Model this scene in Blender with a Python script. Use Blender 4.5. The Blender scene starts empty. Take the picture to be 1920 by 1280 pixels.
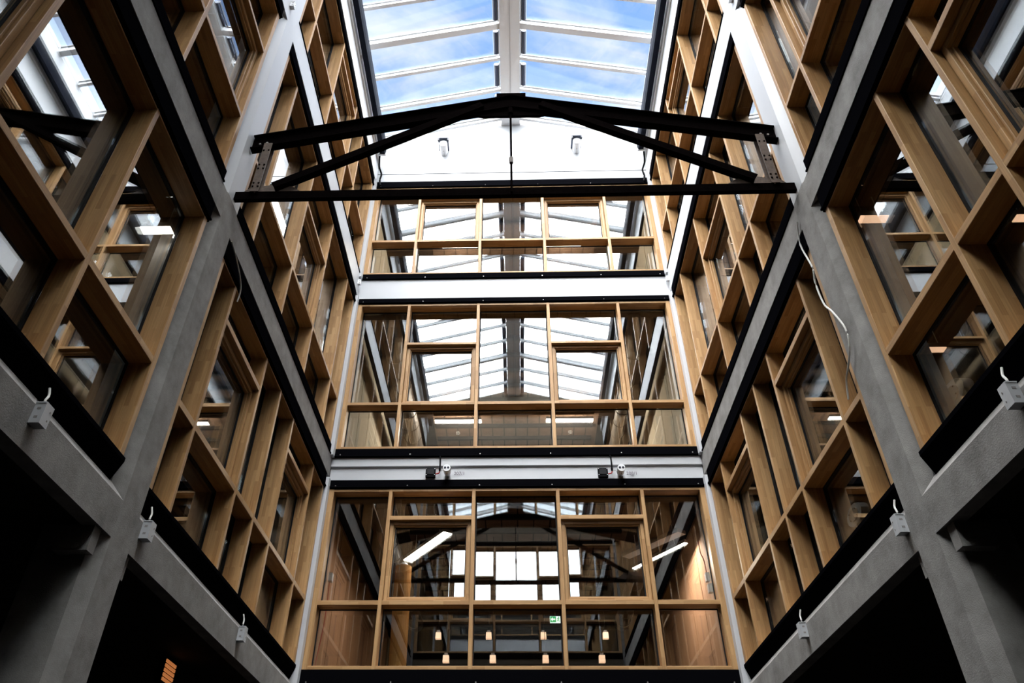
import bpy, math, random
from mathutils import Vector, Matrix
random.seed(7)
SC = bpy.context.scene
COL = SC.collection

# ------------------------------------------------------------------ camera
def make_camera():
    f, p, yw, r = 1422.4684, math.radians(40.1498), math.radians(-2.0177), math.radians(0.5529)
    cx, cy = 921.99, 555.72
    ex = Vector((math.cos(yw), -math.sin(yw), 0)); ey = Vector((math.sin(yw), math.cos(yw), 0)); ez = Vector((0, 0, 1))
    fw = ey*math.cos(p) + ez*math.sin(p); u = -ey*math.sin(p) + ez*math.cos(p)
    right = ex*math.cos(r) + u*math.sin(r); up = u*math.cos(r) - ex*math.sin(r)
    M = Matrix((right, up, -fw)).transposed().to_4x4()
    cd = bpy.data.cameras.new('camera'); cd.sensor_width = 36.0; cd.sensor_fit = 'HORIZONTAL'
    cd.lens = 36.0*f/1920; cd.shift_x = (960-cx)/1920; cd.shift_y = (cy-640)/1920
    cd.clip_start = 0.02; cd.clip_end = 500
    co = bpy.data.objects.new('camera', cd); COL.objects.link(co); co.matrix_world = M
    SC.camera = co
make_camera()

# ------------------------------------------------------------------ world, sun, exposure
SUN_STRENGTH = 14.5
SUN_ANGLE = 70
SUN_DIR = Vector((0.22, 0.42, -1.0))
EXPOSURE = 0.95
def make_world():
    w = bpy.data.worlds.new('sky'); SC.world = w; w.use_nodes = True
    nt = w.node_tree; N = nt.nodes; L = nt.links; N.clear()
    def nd(t, **k):
        n = N.new(t)
        for a, b in k.items(): setattr(n, a, b)
        return n
    tc = nd('ShaderNodeTexCoord'); sep = nd('ShaderNodeSeparateXYZ'); L.new(tc.outputs['Generated'], sep.inputs[0])
    zc = nd('ShaderNodeMath', operation='MAXIMUM'); L.new(sep.outputs[2], zc.inputs[0]); zc.inputs[1].default_value = 0.12
    dv = nd('ShaderNodeVectorMath', operation='DIVIDE'); L.new(tc.outputs['Generated'], dv.inputs[0])
    cz = nd('ShaderNodeCombineXYZ')
    for i in range(3): L.new(zc.outputs[0], cz.inputs[i])
    L.new(cz.outputs[0], dv.inputs[1])
    no = nd('ShaderNodeTexNoise'); no.inputs['Scale'].default_value = 2.6; no.inputs['Detail'].default_value = 8; no.inputs['Roughness'].default_value = 0.6
    no.inputs['Distortion'].default_value = 0.35
    L.new(dv.outputs[0], no.inputs['Vector'])
    cr = nd('ShaderNodeMapRange', interpolation_type='SMOOTHSTEP'); L.new(no.outputs['Fac'], cr.inputs['Value'])
    cr.inputs['From Min'].default_value = 0.40; cr.inputs['From Max'].default_value = 0.70
    hz = nd('ShaderNodeMapRange', interpolation_type='SMOOTHSTEP'); L.new(sep.outputs[2], hz.inputs['Value'])
    hz.inputs['From Min'].default_value = 0.90; hz.inputs['From Max'].default_value = 0.60
    mx = nd('ShaderNodeMath', operation='MAXIMUM'); L.new(cr.outputs[0], mx.inputs[0]); L.new(hz.outputs[0], mx.inputs[1])
    mix = nd('ShaderNodeMix', data_type='RGBA'); L.new(mx.outputs[0], mix.inputs[0])
    mix.inputs[6].default_value = (0.24, 0.46, 0.92, 1); mix.inputs[7].default_value = (0.93, 0.97, 1.0, 1)
    # haze and cloud banks are brighter low in the sky, all the way round
    st = nd('ShaderNodeMapRange', interpolation_type='SMOOTHSTEP'); L.new(sep.outputs[2], st.inputs['Value'])
    st.inputs['From Min'].default_value = 0.60; st.inputs['From Max'].default_value = 0.82
    st.inputs['To Min'].default_value = 6.0; st.inputs['To Max'].default_value = 0.62
    bg = nd('ShaderNodeBackground'); L.new(mix.outputs[2], bg.inputs[0]); L.new(st.outputs[0], bg.inputs[1])
    out = nd('ShaderNodeOutputWorld'); L.new(bg.outputs[0], out.inputs[0])
make_world()
sd = bpy.data.lights.new('sun', 'SUN'); sd.energy = SUN_STRENGTH; sd.angle = math.radians(SUN_ANGLE); sd.color = (1.0, 0.985, 0.96)
so = bpy.data.objects.new('sun', sd); COL.objects.link(so)
so.rotation_euler = SUN_DIR.to_track_quat('-Z', 'Y').to_euler(); so.location = (-6, -8, 26)
vs = SC.view_settings
vs.view_transform = 'Standard'; vs.look = 'None'; vs.gamma = 1.0; vs.use_curve_mapping = False; vs.exposure = EXPOSURE
SC.cycles.max_bounces = 10; SC.cycles.diffuse_bounces = 1; SC.cycles.glossy_bounces = 4
SC.cycles.transparent_max_bounces = 24; SC.cycles.sample_clamp_indirect = 6.0
SC.cycles.caustics_reflective = False; SC.cycles.caustics_refractive = False

# ------------------------------------------------------------------ materials
MATS = {}
def mat(name, col, rough=0.6, spec=0.4, metal=0.0, noise=None, bump=None, emit=None):
    m = bpy.data.materials.new(name); m.use_nodes = True; MATS[name] = m
    nt = m.node_tree; b = nt.nodes['Principled BSDF']; L = nt.links
    b.inputs['Base Color'].default_value = (*col, 1); b.inputs['Roughness'].default_value = rough
    b.inputs['Specular IOR Level'].default_value = spec; b.inputs['Metallic'].default_value = metal
    if emit:
        b.inputs['Emission Color'].default_value = (*emit[0], 1); b.inputs['Emission Strength'].default_value = emit[1]
    if noise or bump:
        tc = nt.nodes.new('ShaderNodeTexCoord')
    if noise:
        sc_, amt = noise
        n = nt.nodes.new('ShaderNodeTexNoise'); n.inputs['Scale'].default_value = sc_; n.inputs['Detail'].default_value = 8; n.inputs['Roughness'].default_value = 0.65
        L.new(tc.outputs['Object'], n.inputs['Vector'])
        r = nt.nodes.new('ShaderNodeMapRange'); L.new(n.outputs['Fac'], r.inputs['Value'])
        r.inputs['From Min'].default_value = 0.3; r.inputs['From Max'].default_value = 0.7
        r.inputs['To Min'].default_value = 1-amt; r.inputs['To Max'].default_value = 1+amt*0.6
        v = nt.nodes.new('ShaderNodeVectorMath'); v.operation = 'SCALE'; v.inputs[0].default_value = col
        L.new(r.outputs[0], v.inputs['Scale']); L.new(v.outputs[0], b.inputs['Base Color'])
    if bump:
        sc_, st_ = bump
        n = nt.nodes.new('ShaderNodeTexNoise'); n.inputs['Scale'].default_value = sc_; n.inputs['Detail'].default_value = 5
        L.new(tc.outputs['Object'], n.inputs['Vector'])
        bp = nt.nodes.new('ShaderNodeBump'); bp.inputs['Strength'].default_value = st_; bp.inputs['Distance'].default_value = 0.01
        L.new(n.outputs['Fac'], bp.inputs['Height']); L.new(bp.outputs[0], b.inputs['Normal'])
    return m

def wood(name, axis):
    """finger-jointed oak lamellas running along one axis of the piece"""
    m = bpy.data.materials.new(name); m.use_nodes = True; MATS[name] = m
    nt = m.node_tree; N = nt.nodes; L = nt.links; b = N['Principled BSDF']
    tc = N.new('ShaderNodeTexCoord'); oi = N.new('ShaderNodeObjectInfo'); sp = N.new('ShaderNodeSeparateXYZ')
    L.new(tc.outputs['Object'], sp.inputs[0])
    oth = [i for i in range(3) if i != axis]
    ad = N.new('ShaderNodeMath'); ad.operation = 'ADD'; L.new(sp.outputs[oth[0]], ad.inputs[0]); L.new(sp.outputs[oth[1]], ad.inputs[1])
    rnd = N.new('ShaderNodeMath'); rnd.operation = 'MULTIPLY'; L.new(oi.outputs['Random'], rnd.inputs[0]); rnd.inputs[1].default_value = 37.0
    al = N.new('ShaderNodeMath'); al.operation = 'ADD'; L.new(sp.outputs[axis], al.inputs[0]); L.new(rnd.outputs[0], al.inputs[1])
    cb = N.new('ShaderNodeCombineXYZ'); L.new(al.outputs[0], cb.inputs[0]); L.new(ad.outputs[0], cb.inputs[1])
    br = N.new('ShaderNodeTexBrick'); L.new(cb.outputs[0], br.inputs['Vector'])
    br.inputs['Scale'].default_value = 1.0; br.inputs['Brick Width'].default_value = 0.42; br.inputs['Row Height'].default_value = 0.045
    br.inputs['Mortar Size'].default_value = 0.0; br.inputs['Bias'].default_value = 0.0
    br.offset = 0.37
    br.inputs['Color1'].default_value = (0.53, 0.315, 0.140, 1); br.inputs['Color2'].default_value = (0.39, 0.210, 0.084, 1)
    mp = N.new('ShaderNodeVectorMath'); mp.operation = 'MULTIPLY'; L.new(cb.outputs[0], mp.inputs[0]); mp.inputs[1].default_value = (2.5, 70, 1)
    gn = N.new('ShaderNodeTexNoise'); gn.inputs['Scale'].default_value = 1.0; gn.inputs['Detail'].default_value = 5; gn.inputs['Distortion'].default_value = 0.6
    L.new(mp.outputs[0], gn.inputs['Vector'])
    mr = N.new('ShaderNodeMapRange'); L.new(gn.outputs['Fac'], mr.inputs['Value'])
    mr.inputs['From Min'].default_value = 0.3; mr.inputs['From Max'].default_value = 0.7; mr.inputs['To Min'].default_value = 0.82; mr.inputs['To Max'].default_value = 1.1
    sc_ = N.new('ShaderNodeVectorMath'); sc_.operation = 'SCALE'; L.new(br.outputs['Color'], sc_.inputs[0]); L.new(mr.outputs[0], sc_.inputs['Scale'])
    L.new(sc_.outputs[0], b.inputs['Base Color'])
    b.inputs['Roughness'].default_value = 0.45; b.inputs['Specular IOR Level'].default_value = 0.35
    return m

def glass(name, r0, tint=(1, 1, 1)):
    m = bpy.data.materials.new(name); m.use_nodes = True; MATS[name] = m
    nt = m.node_tree; N = nt.nodes; L = nt.links; N.clear()
    ge = N.new('ShaderNodeNewGeometry')
    d = N.new('ShaderNodeVectorMath'); d.operation = 'DOT_PRODUCT'; L.new(ge.outputs['Normal'], d.inputs[0]); L.new(ge.outputs['Incoming'], d.inputs[1])
    a = N.new('ShaderNodeMath'); a.operation = 'ABSOLUTE'; L.new(d.outputs['Value'], a.inputs[0])
    s = N.new('ShaderNodeMath'); s.operation = 'SUBTRACT'; s.inputs[0].default_value = 1.0; L.new(a.outputs[0], s.inputs[1])
    p = N.new('ShaderNodeMath'); p.operation = 'POWER'; L.new(s.outputs[0], p.inputs[0]); p.inputs[1].default_value = 4.0
    r = N.new('ShaderNodeMapRange'); L.new(p.outputs[0], r.inputs['Value']); r.inputs['To Min'].default_value = r0; r.inputs['To Max'].default_value = 0.95
    t = N.new('ShaderNodeBsdfTransparent'); t.inputs[0].default_value = (*tint, 1)
    g = N.new('ShaderNodeBsdfGlossy'); g.inputs['Color'].default_value = (0.96, 0.98, 1.0, 1); g.inputs['Roughness'].default_value = 0.0
    mx = N.new('ShaderNodeMixShader'); L.new(r.outputs[0], mx.inputs[0]); L.new(t.outputs[0], mx.inputs[1]); L.new(g.outputs[0], mx.inputs[2])
    o = N.new('ShaderNodeOutputMaterial'); L.new(mx.outputs[0], o.inputs[0])
    return m

wood('oak_x', 0); wood('oak_y', 1); wood('oak_z', 2)
glass('facade_glass', 0.20, (0.93, 0.95, 0.94)); glass('roof_glass', 0.03, (0.97, 0.985, 1.0))
mat('black_metal', (0.003, 0.003, 0.004), 0.8, 0.0)
mat('rubber', (0.006, 0.006, 0.007), 0.6, 0.2)
mat('roof_white', (0.86, 0.87, 0.88), 0.45, 0.4)
mat('white_paint', (0.57, 0.575, 0.59), 0.45, 0.4, noise=(1.2, 0.03))
mat('concrete', (0.30, 0.285, 0.272), 0.85, 0.15, noise=(4.0, 0.32), bump=(110, 0.3))
mat('truss_steel', (0.004, 0.003, 0.003), 0.8, 0.0, noise=(20, 0.4))
mat('bolt_steel', (0.35, 0.33, 0.31), 0.4, 0.5, metal=0.8)
mat('post_steel', (0.12, 0.085, 0.065), 0.5, 0.4, noise=(20, 0.4))
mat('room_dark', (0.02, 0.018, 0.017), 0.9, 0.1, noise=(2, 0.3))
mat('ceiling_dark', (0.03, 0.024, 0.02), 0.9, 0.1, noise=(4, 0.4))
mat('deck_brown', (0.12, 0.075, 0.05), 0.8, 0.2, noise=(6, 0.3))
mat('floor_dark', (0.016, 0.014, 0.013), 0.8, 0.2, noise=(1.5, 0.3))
mat('panel_brown', (0.40, 0.22, 0.13), 0.75, 0.2, noise=(1.0, 0.12))
mat('panel_beige', (0.62, 0.55, 0.43), 0.8, 0.2, noise=(1.0, 0.08))
mat('back_white_shaded', (0.16, 0.13, 0.095), 0.8, 0.2, noise=(1.0, 0.1))  # white back wall and beams, with their mirrored shade put into the colour
mat('joint_white', (0.75, 0.72, 0.66), 0.8, 0.2)
mat('plaster', (0.62, 0.62, 0.60), 0.85, 0.2, noise=(2, 0.05))
mat('navy_metal', (0.006, 0.008, 0.016), 0.6, 0.06)
mat('grey_blue', (0.045, 0.06, 0.10), 0.4, 0.4)
mat('grey_plastic', (0.55, 0.56, 0.58), 0.5, 0.4)
mat('white_plastic', (0.85, 0.86, 0.88), 0.4, 0.4)
mat('dark_eye', (0.03, 0.035, 0.05), 0.2, 0.5)
mat('cable_black', (0.004, 0.004, 0.005), 0.7, 0.05)
mat('lid_black', (0.02, 0.02, 0.022), 0.6, 0.1)
mat('cable_white', (0.72, 0.70, 0.66), 0.5, 0.4)
mat('cable_red', (0.45, 0.03, 0.03), 0.5, 0.4)
mat('print_grey', (0.12, 0.09, 0.11), 0.8, 0.1)
mat('duct', (0.16, 0.145, 0.13), 0.45, 0.4, metal=0.5, noise=(3, 0.1))
mat('cardboard', (0.48, 0.22, 0.06), 0.8, 0.2, noise=(3, 0.12))
mat('lamp_white', (0.9, 0.9, 0.88), 0.5, 0.3, emit=((1.0, 0.93, 0.84), 9.0))
mat('lamp_warm', (0.9, 0.6, 0.35), 0.5, 0.3, emit=((1.0, 0.34, 0.10), 0.2))
mat('lamp_small', (0.9, 0.8, 0.7), 0.5, 0.3, emit=((1.0, 0.58, 0.36), 0.75))
mat('lamp_body', (0.30, 0.28, 0.27), 0.5, 0.4)
mat('sign_green', (0.01, 0.26, 0.08), 0.5, 0.3, emit=((0.01, 0.40, 0.12), 0.7))
mat('sign_white', (0.85, 0.9, 0.86), 0.5, 0.3, emit=((0.9, 1.0, 0.93), 0.8))

# ------------------------------------------------------------------ helpers
def link(o, parent=None):
    COL.objects.link(o)
    if parent is not None: o.parent = parent
    return o
def meshobj(name, verts, faces, m, parent=None, origin=None, smooth=False):
    """one mesh object; verts in world space, its origin at the middle of its box (or at origin)"""
    if origin is None:
        origin = tuple((min(v[i] for v in verts)+max(v[i] for v in verts))/2 for i in range(3))
    me = bpy.data.meshes.new(name)
    me.from_pydata([(v[0]-origin[0], v[1]-origin[1], v[2]-origin[2]) for v in verts], [], faces)
    me.materials.append(MATS[m] if isinstance(m, str) else m)
    if smooth:
        for p in me.polygons: p.use_smooth = True
    me.update()
    o = bpy.data.objects.new(name, me); o.location = origin
    link(o)
    if parent is not None:
        o.parent = parent; o.location = Vector(origin) - parent.matrix_world.translation if parent.type == 'EMPTY' else Vector(origin) - abs_loc(parent)
    return o
def abs_loc(o):
    l = Vector(o.location); p = o.parent
    while p is not None: l += Vector(p.location); p = p.parent
    return l
def fix(o, parent):
    w = abs_loc(o); o.parent = parent; o.location = w - abs_loc(parent)
def newobj(name, verts, faces, m, parent=None, smooth=False):
    o = meshobj(name, verts, faces, m, None, None, smooth)
    if parent is not None: fix(o, parent)
    return o
def tag(o, label, cat, group=None, kind=None):
    o['label'] = label; o['category'] = cat
    if group: o['group'] = group
    if kind: o['kind'] = kind
    return o
def empty(name, loc, label, cat, group=None, kind=None):
    o = bpy.data.objects.new(name, None); o.empty_display_size = 0.2; o.location = loc; link(o)
    return tag(o, label, cat, group, kind)
BF = [(0,3,2,1),(4,5,6,7),(0,1,5,4),(1,2,6,5),(2,3,7,6),(3,0,4,7)]
def boxv(a, b):
    x0,x1 = sorted((a[0],b[0])); y0,y1 = sorted((a[1],b[1])); z0,z1 = sorted((a[2],b[2]))
    return [(x0,y0,z0),(x1,y0,z0),(x1,y1,z0),(x0,y1,z0),(x0,y0,z1),(x1,y0,z1),(x1,y1,z1),(x0,y1,z1)]
def box(name, a, b, m, parent=None):
    return newobj(name, boxv(a, b), BF, m, parent)
def boxes(name, lst, m, parent=None):
    V = []; F = []
    for a, b in lst:
        k = len(V); V += boxv(a, b); F += [tuple(i+k for i in f) for f in BF]
    return newobj(name, V, F, m, parent)
def cbox(name, a, b, m, axis, parent=None, ch=0.004):
    """box with its four long edges eased"""
    lo = [min(a[i],b[i]) for i in range(3)]; hi = [max(a[i],b[i]) for i in range(3)]
    o1, o2 = [i for i in range(3) if i != axis]
    c = min(ch, (hi[o1]-lo[o1])*0.3, (hi[o2]-lo[o2])*0.3)
    ring = [(lo[o1]+c,lo[o2]),(hi[o1]-c,lo[o2]),(hi[o1],lo[o2]+c),(hi[o1],hi[o2]-c),(hi[o1]-c,hi[o2]),(lo[o1]+c,hi[o2]),(lo[o1],hi[o2]-c),(lo[o1],lo[o2]+c)]
    V = []
    for t in (lo[axis], hi[axis]):
        for p, q in ring:
            v = [0,0,0]; v[axis] = t; v[o1] = p; v[o2] = q; V.append(tuple(v))
    F = [(i,(i+1)%8,8+(i+1)%8,8+i) for i in range(8)] + [tuple(range(7,-1,-1)), tuple(range(8,16))]
    if axis == 1: F = [tuple(reversed(f)) for f in F]
    return newobj(name, V, F, m, parent)
def prism(name, poly, axis, t0, t1, m, parent=None):
    """poly in the two other axes (order of axes), extruded along axis"""
    o1, o2 = [i for i in range(3) if i != axis]; V = []; n = len(poly)
    for t in (t0, t1):
        for p, q in poly:
            v = [0,0,0]; v[axis] = t; v[o1] = p; v[o2] = q; V.append(tuple(v))
    area = sum(poly[i][0]*poly[(i+1)%n][1]-poly[(i+1)%n][0]*poly[i][1] for i in range(n))
    F = [(i,(i+1)%n,n+(i+1)%n,n+i) for i in range(n)] + [tuple(range(n-1,-1,-1)), tuple(range(n,2*n))]
    flip = (area < 0) != (axis == 1)
    if (t1 < t0): flip = not flip
    if flip: F = [tuple(reversed(f)) for f in F]
    return newobj(name, V, F, m, parent)
def tubev(path, r, n=10, cap=True):
    pts = [Vector(p) for p in path]; V = []; F = []
    for i, p in enumerate(pts):
        d = (pts[min(i+1,len(pts)-1)] - pts[max(i-1,0)]).normalized()
        a = d.cross(Vector((0,0,1)))
        if a.length < 1e-3: a = d.cross(Vector((0,1,0)))
        a.normalize(); b = d.cross(a)
        rr = r[i] if isinstance(r, (list, tuple)) else r
        for k in range(n):
            t = 2*math.pi*k/n; V.append(tuple(p + a*rr*math.cos(t) + b*rr*math.sin(t)))
    for i in range(len(pts)-1):
        for k in range(n):
            F.append((i*n+k, (i+1)*n+k, (i+1)*n+(k+1)%n, i*n+(k+1)%n))
    if cap: F += [tuple(range(n)), tuple(reversed(range((len(pts)-1)*n, len(pts)*n)))]
    return V, F
def tube(name, path, r, m, parent=None, n=10):
    V, F = tubev(path, r, n); return newobj(name, V, F, m, parent, smooth=False)
def smooth_path(pts, k=5):
    P = [Vector(p) for p in pts]; out = []
    for i in range(len(P)-1):
        p0, p1, p2, p3 = P[max(i-1,0)], P[i], P[i+1], P[min(i+2,len(P)-1)]
        for s in range(k):
            t = s/k
            out.append(0.5*((2*p1)+(-p0+p2)*t+(2*p0-5*p1+4*p2-p3)*t*t+(-p0+3*p1-3*p2+p3)*t**3))
    out.append(P[-1]); return [tuple(v) for v in out]
def text(name, s, loc, size, m, parent=None, facing='-Y'):
    cu = bpy.data.curves.new(name, 'FONT'); cu.body = s; cu.size = size; cu.align_x = 'CENTER'; cu.align_y = 'CENTER'; cu.extrude = 0.001
    t = bpy.data.objects.new(name, cu); link(t); bpy.context.view_layer.update()
    me = bpy.data.meshes.new_from_object(t.evaluated_get(bpy.context.evaluated_depsgraph_get())); COL.objects.unlink(t); bpy.data.objects.remove(t)
    me.materials.clear(); me.materials.append(MATS[m]); o = bpy.data.objects.new(name, me); link(o); o.location = loc
    o.rotation_euler = (math.pi/2, 0, 0)
    if parent is not None: fix(o, parent)
    return o

# ------------------------------------------------------------------ measures (metres, camera at the origin)
XL, XR = -3.221, 3.257            # faces of the side beams and columns
WL, WR = -3.241, 3.277            # front of the oak frames in the side walls
YE, YB = 12.0, -0.20              # front of the oak frames in the end wall / the wall behind the camera
YC = 5.94                         # centre of the columns and of the truss
GLZ = 0.235                       # glass behind the front of the oak
LEV = [  # sill0, sill1, transom0, transom1, short0, short1, head0, head1
    (2.987, 3.040, 3.915, 3.985, 5.295, 5.365, 5.800, 5.850),
    (6.618, 6.665, 7.530, 7.590, 8.915, 8.970, 9.905, 9.955),
    (10.787, 10.832, 11.745, 11.808, 13.120, 13.180, 13.455, 13.510)]
BEAM_SIDE = [(2.413, 2.72), (6.084, 6.442), (10.189, 10.705)]
BEAM_END = [(2.20, 2.76), (6.013, 6.445), (10.10, 10.625)]
TOP_FLASH = 13.74

# ------------------------------------------------------------------ the setting: ground floor and rooms
def st(o, label, cat): return tag(o, label, cat, kind='structure')
st(box('floor', (-12, -9, -1.75), (12, 20, -1.6), 'floor_dark'), 'dark ground floor of the hall below the timber facades', 'floor')
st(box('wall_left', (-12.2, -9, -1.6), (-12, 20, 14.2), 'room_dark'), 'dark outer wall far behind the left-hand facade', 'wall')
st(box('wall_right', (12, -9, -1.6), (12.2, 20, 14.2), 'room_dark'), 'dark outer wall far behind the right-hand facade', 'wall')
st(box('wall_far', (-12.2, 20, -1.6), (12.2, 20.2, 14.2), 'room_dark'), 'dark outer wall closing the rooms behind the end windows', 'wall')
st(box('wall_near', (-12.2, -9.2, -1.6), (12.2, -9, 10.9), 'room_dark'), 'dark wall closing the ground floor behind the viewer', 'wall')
SLABS = [(2.47, 2.90, 'first'), (5.92, 6.56, 'second'), (10.02, 10.70, 'third'), (13.60, 14.20, 'roof')]
for z0, z1, nm in SLABS:
    for sx, xa, side in ((-1, XL-0.14, 'left-hand'), (1, XR+0.14, 'right-hand')):
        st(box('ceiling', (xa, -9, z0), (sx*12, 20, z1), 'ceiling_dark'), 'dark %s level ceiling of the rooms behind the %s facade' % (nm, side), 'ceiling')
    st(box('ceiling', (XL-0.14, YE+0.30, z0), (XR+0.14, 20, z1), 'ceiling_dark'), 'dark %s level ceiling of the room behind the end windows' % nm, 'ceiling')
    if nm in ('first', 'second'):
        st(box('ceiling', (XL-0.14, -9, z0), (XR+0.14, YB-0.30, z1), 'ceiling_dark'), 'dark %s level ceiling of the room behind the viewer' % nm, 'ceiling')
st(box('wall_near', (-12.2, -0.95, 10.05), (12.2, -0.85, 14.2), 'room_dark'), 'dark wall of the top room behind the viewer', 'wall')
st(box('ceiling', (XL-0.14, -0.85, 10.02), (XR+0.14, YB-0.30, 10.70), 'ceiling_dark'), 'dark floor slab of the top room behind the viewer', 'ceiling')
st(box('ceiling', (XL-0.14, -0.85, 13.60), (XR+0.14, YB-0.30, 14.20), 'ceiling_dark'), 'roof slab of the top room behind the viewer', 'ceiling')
for sx, side in ((-1, 'left-hand'), (1, 'right-hand')):
    xa = (XL if sx < 0 else XR) + sx*0.5
    st(box('wall_near', (xa, YB-0.5, 5.9), (sx*12, YB-0.3, 14.2), 'room_dark'), 'dark cross wall of the %s rooms behind the viewer' % side, 'wall')
    st(box('wall_near', (sx*2.2, YB-0.5, 6.56), (xa, YB-0.3, 10.02), 'room_dark'), 'unseen dark pier added to block sky in the outer bay behind the viewer, %s' % side, 'wall')  # added out of view to keep sky out of the mirrored outer bays
    st(box('wall_near', (xa-sx*0.2, -9, 5.9), (xa, YB-0.5, 14.2), 'plaster'), 'pale %s outer wall beside the window behind the viewer' % side, 'wall')

# side walls of the end rooms, board by board
def room_wall(sx, lev, m, label):
    z0 = SLABS[lev][1]; z1 = SLABS[lev+1][0]; xw = (XL-0.02 if sx < 0 else XR+0.02)
    root = empty('wall_left' if sx < 0 else 'wall_right', (xw, 16, z0), label, 'wall', kind='structure')
    box('backing', (xw+sx*0.03, YE+0.30, z0), (xw+sx*0.10, 20, z1), 'joint_white', root)
    y = YE+0.30; first = True
    while y < 19.9:
        wdt = 0.42 if first else 0.95
        y2 = min(y+wdt, 20)
        box('panel', (xw, y+0.016, z0+0.02), (xw+sx*0.035, y2-0.016, z1-0.05), 'plaster' if first else m, root)
        y = y2; first = False
for lev, m, w in ((0, 'panel_brown', 'copper brown'), (1, 'panel_beige', 'beige'), (2, 'panel_beige', 'pale beige')):
    fl = ('lowest', 'middle', 'top')[lev]
    room_wall(-1, lev, m, '%s boarded wall inside the %s end room, left of the room' % (w, fl))
    room_wall(1, lev, m, '%s boarded wall inside the %s end room, right of the room' % (w, fl))
# joists of the end-room ceilings
for lev in (0, 1, 2):
    zc = SLABS[lev+1][0]
    r = empty('ceiling', (0, 16, zc), 'brown joisted ceiling deck inside the %s end room' % ('lowest', 'middle', 'top')[lev], 'ceiling', kind='structure')
    for i in range(9):
        y = YE+0.55+i*0.62
        box('joist', (-2.0, y, zc-0.10), (2.0, y+0.07, zc-0.005), 'room_dark', r)
    for i in range(14):
        x = -2.05 + i*0.30
        box('deck_board', (x+0.01, YE+0.35, zc-0.012), (x+0.285, 18.5, zc-0.002), 'deck_brown', r)

for sx, s_ in ((-1, 'left-hand'), (1, 'right-hand')):
    xg = (WL if sx < 0 else WR) + sx*0.32
    for lev in (1, 2):
        zc = SLABS[lev+1][0]
        r = empty('ceiling', (xg, 6, zc), 'grey brown boarded ceiling strip behind the %s %s windows' % (('middle', 'top')[lev-1], s_), 'ceiling', kind='structure')
        for i in range(30):
            y = 1.2 + i*0.36
            box('ceiling_board', (xg, y+0.012, zc-0.02), (xg+sx*1.6, y+0.348, zc-0.002), 'deck_brown', r)
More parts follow.
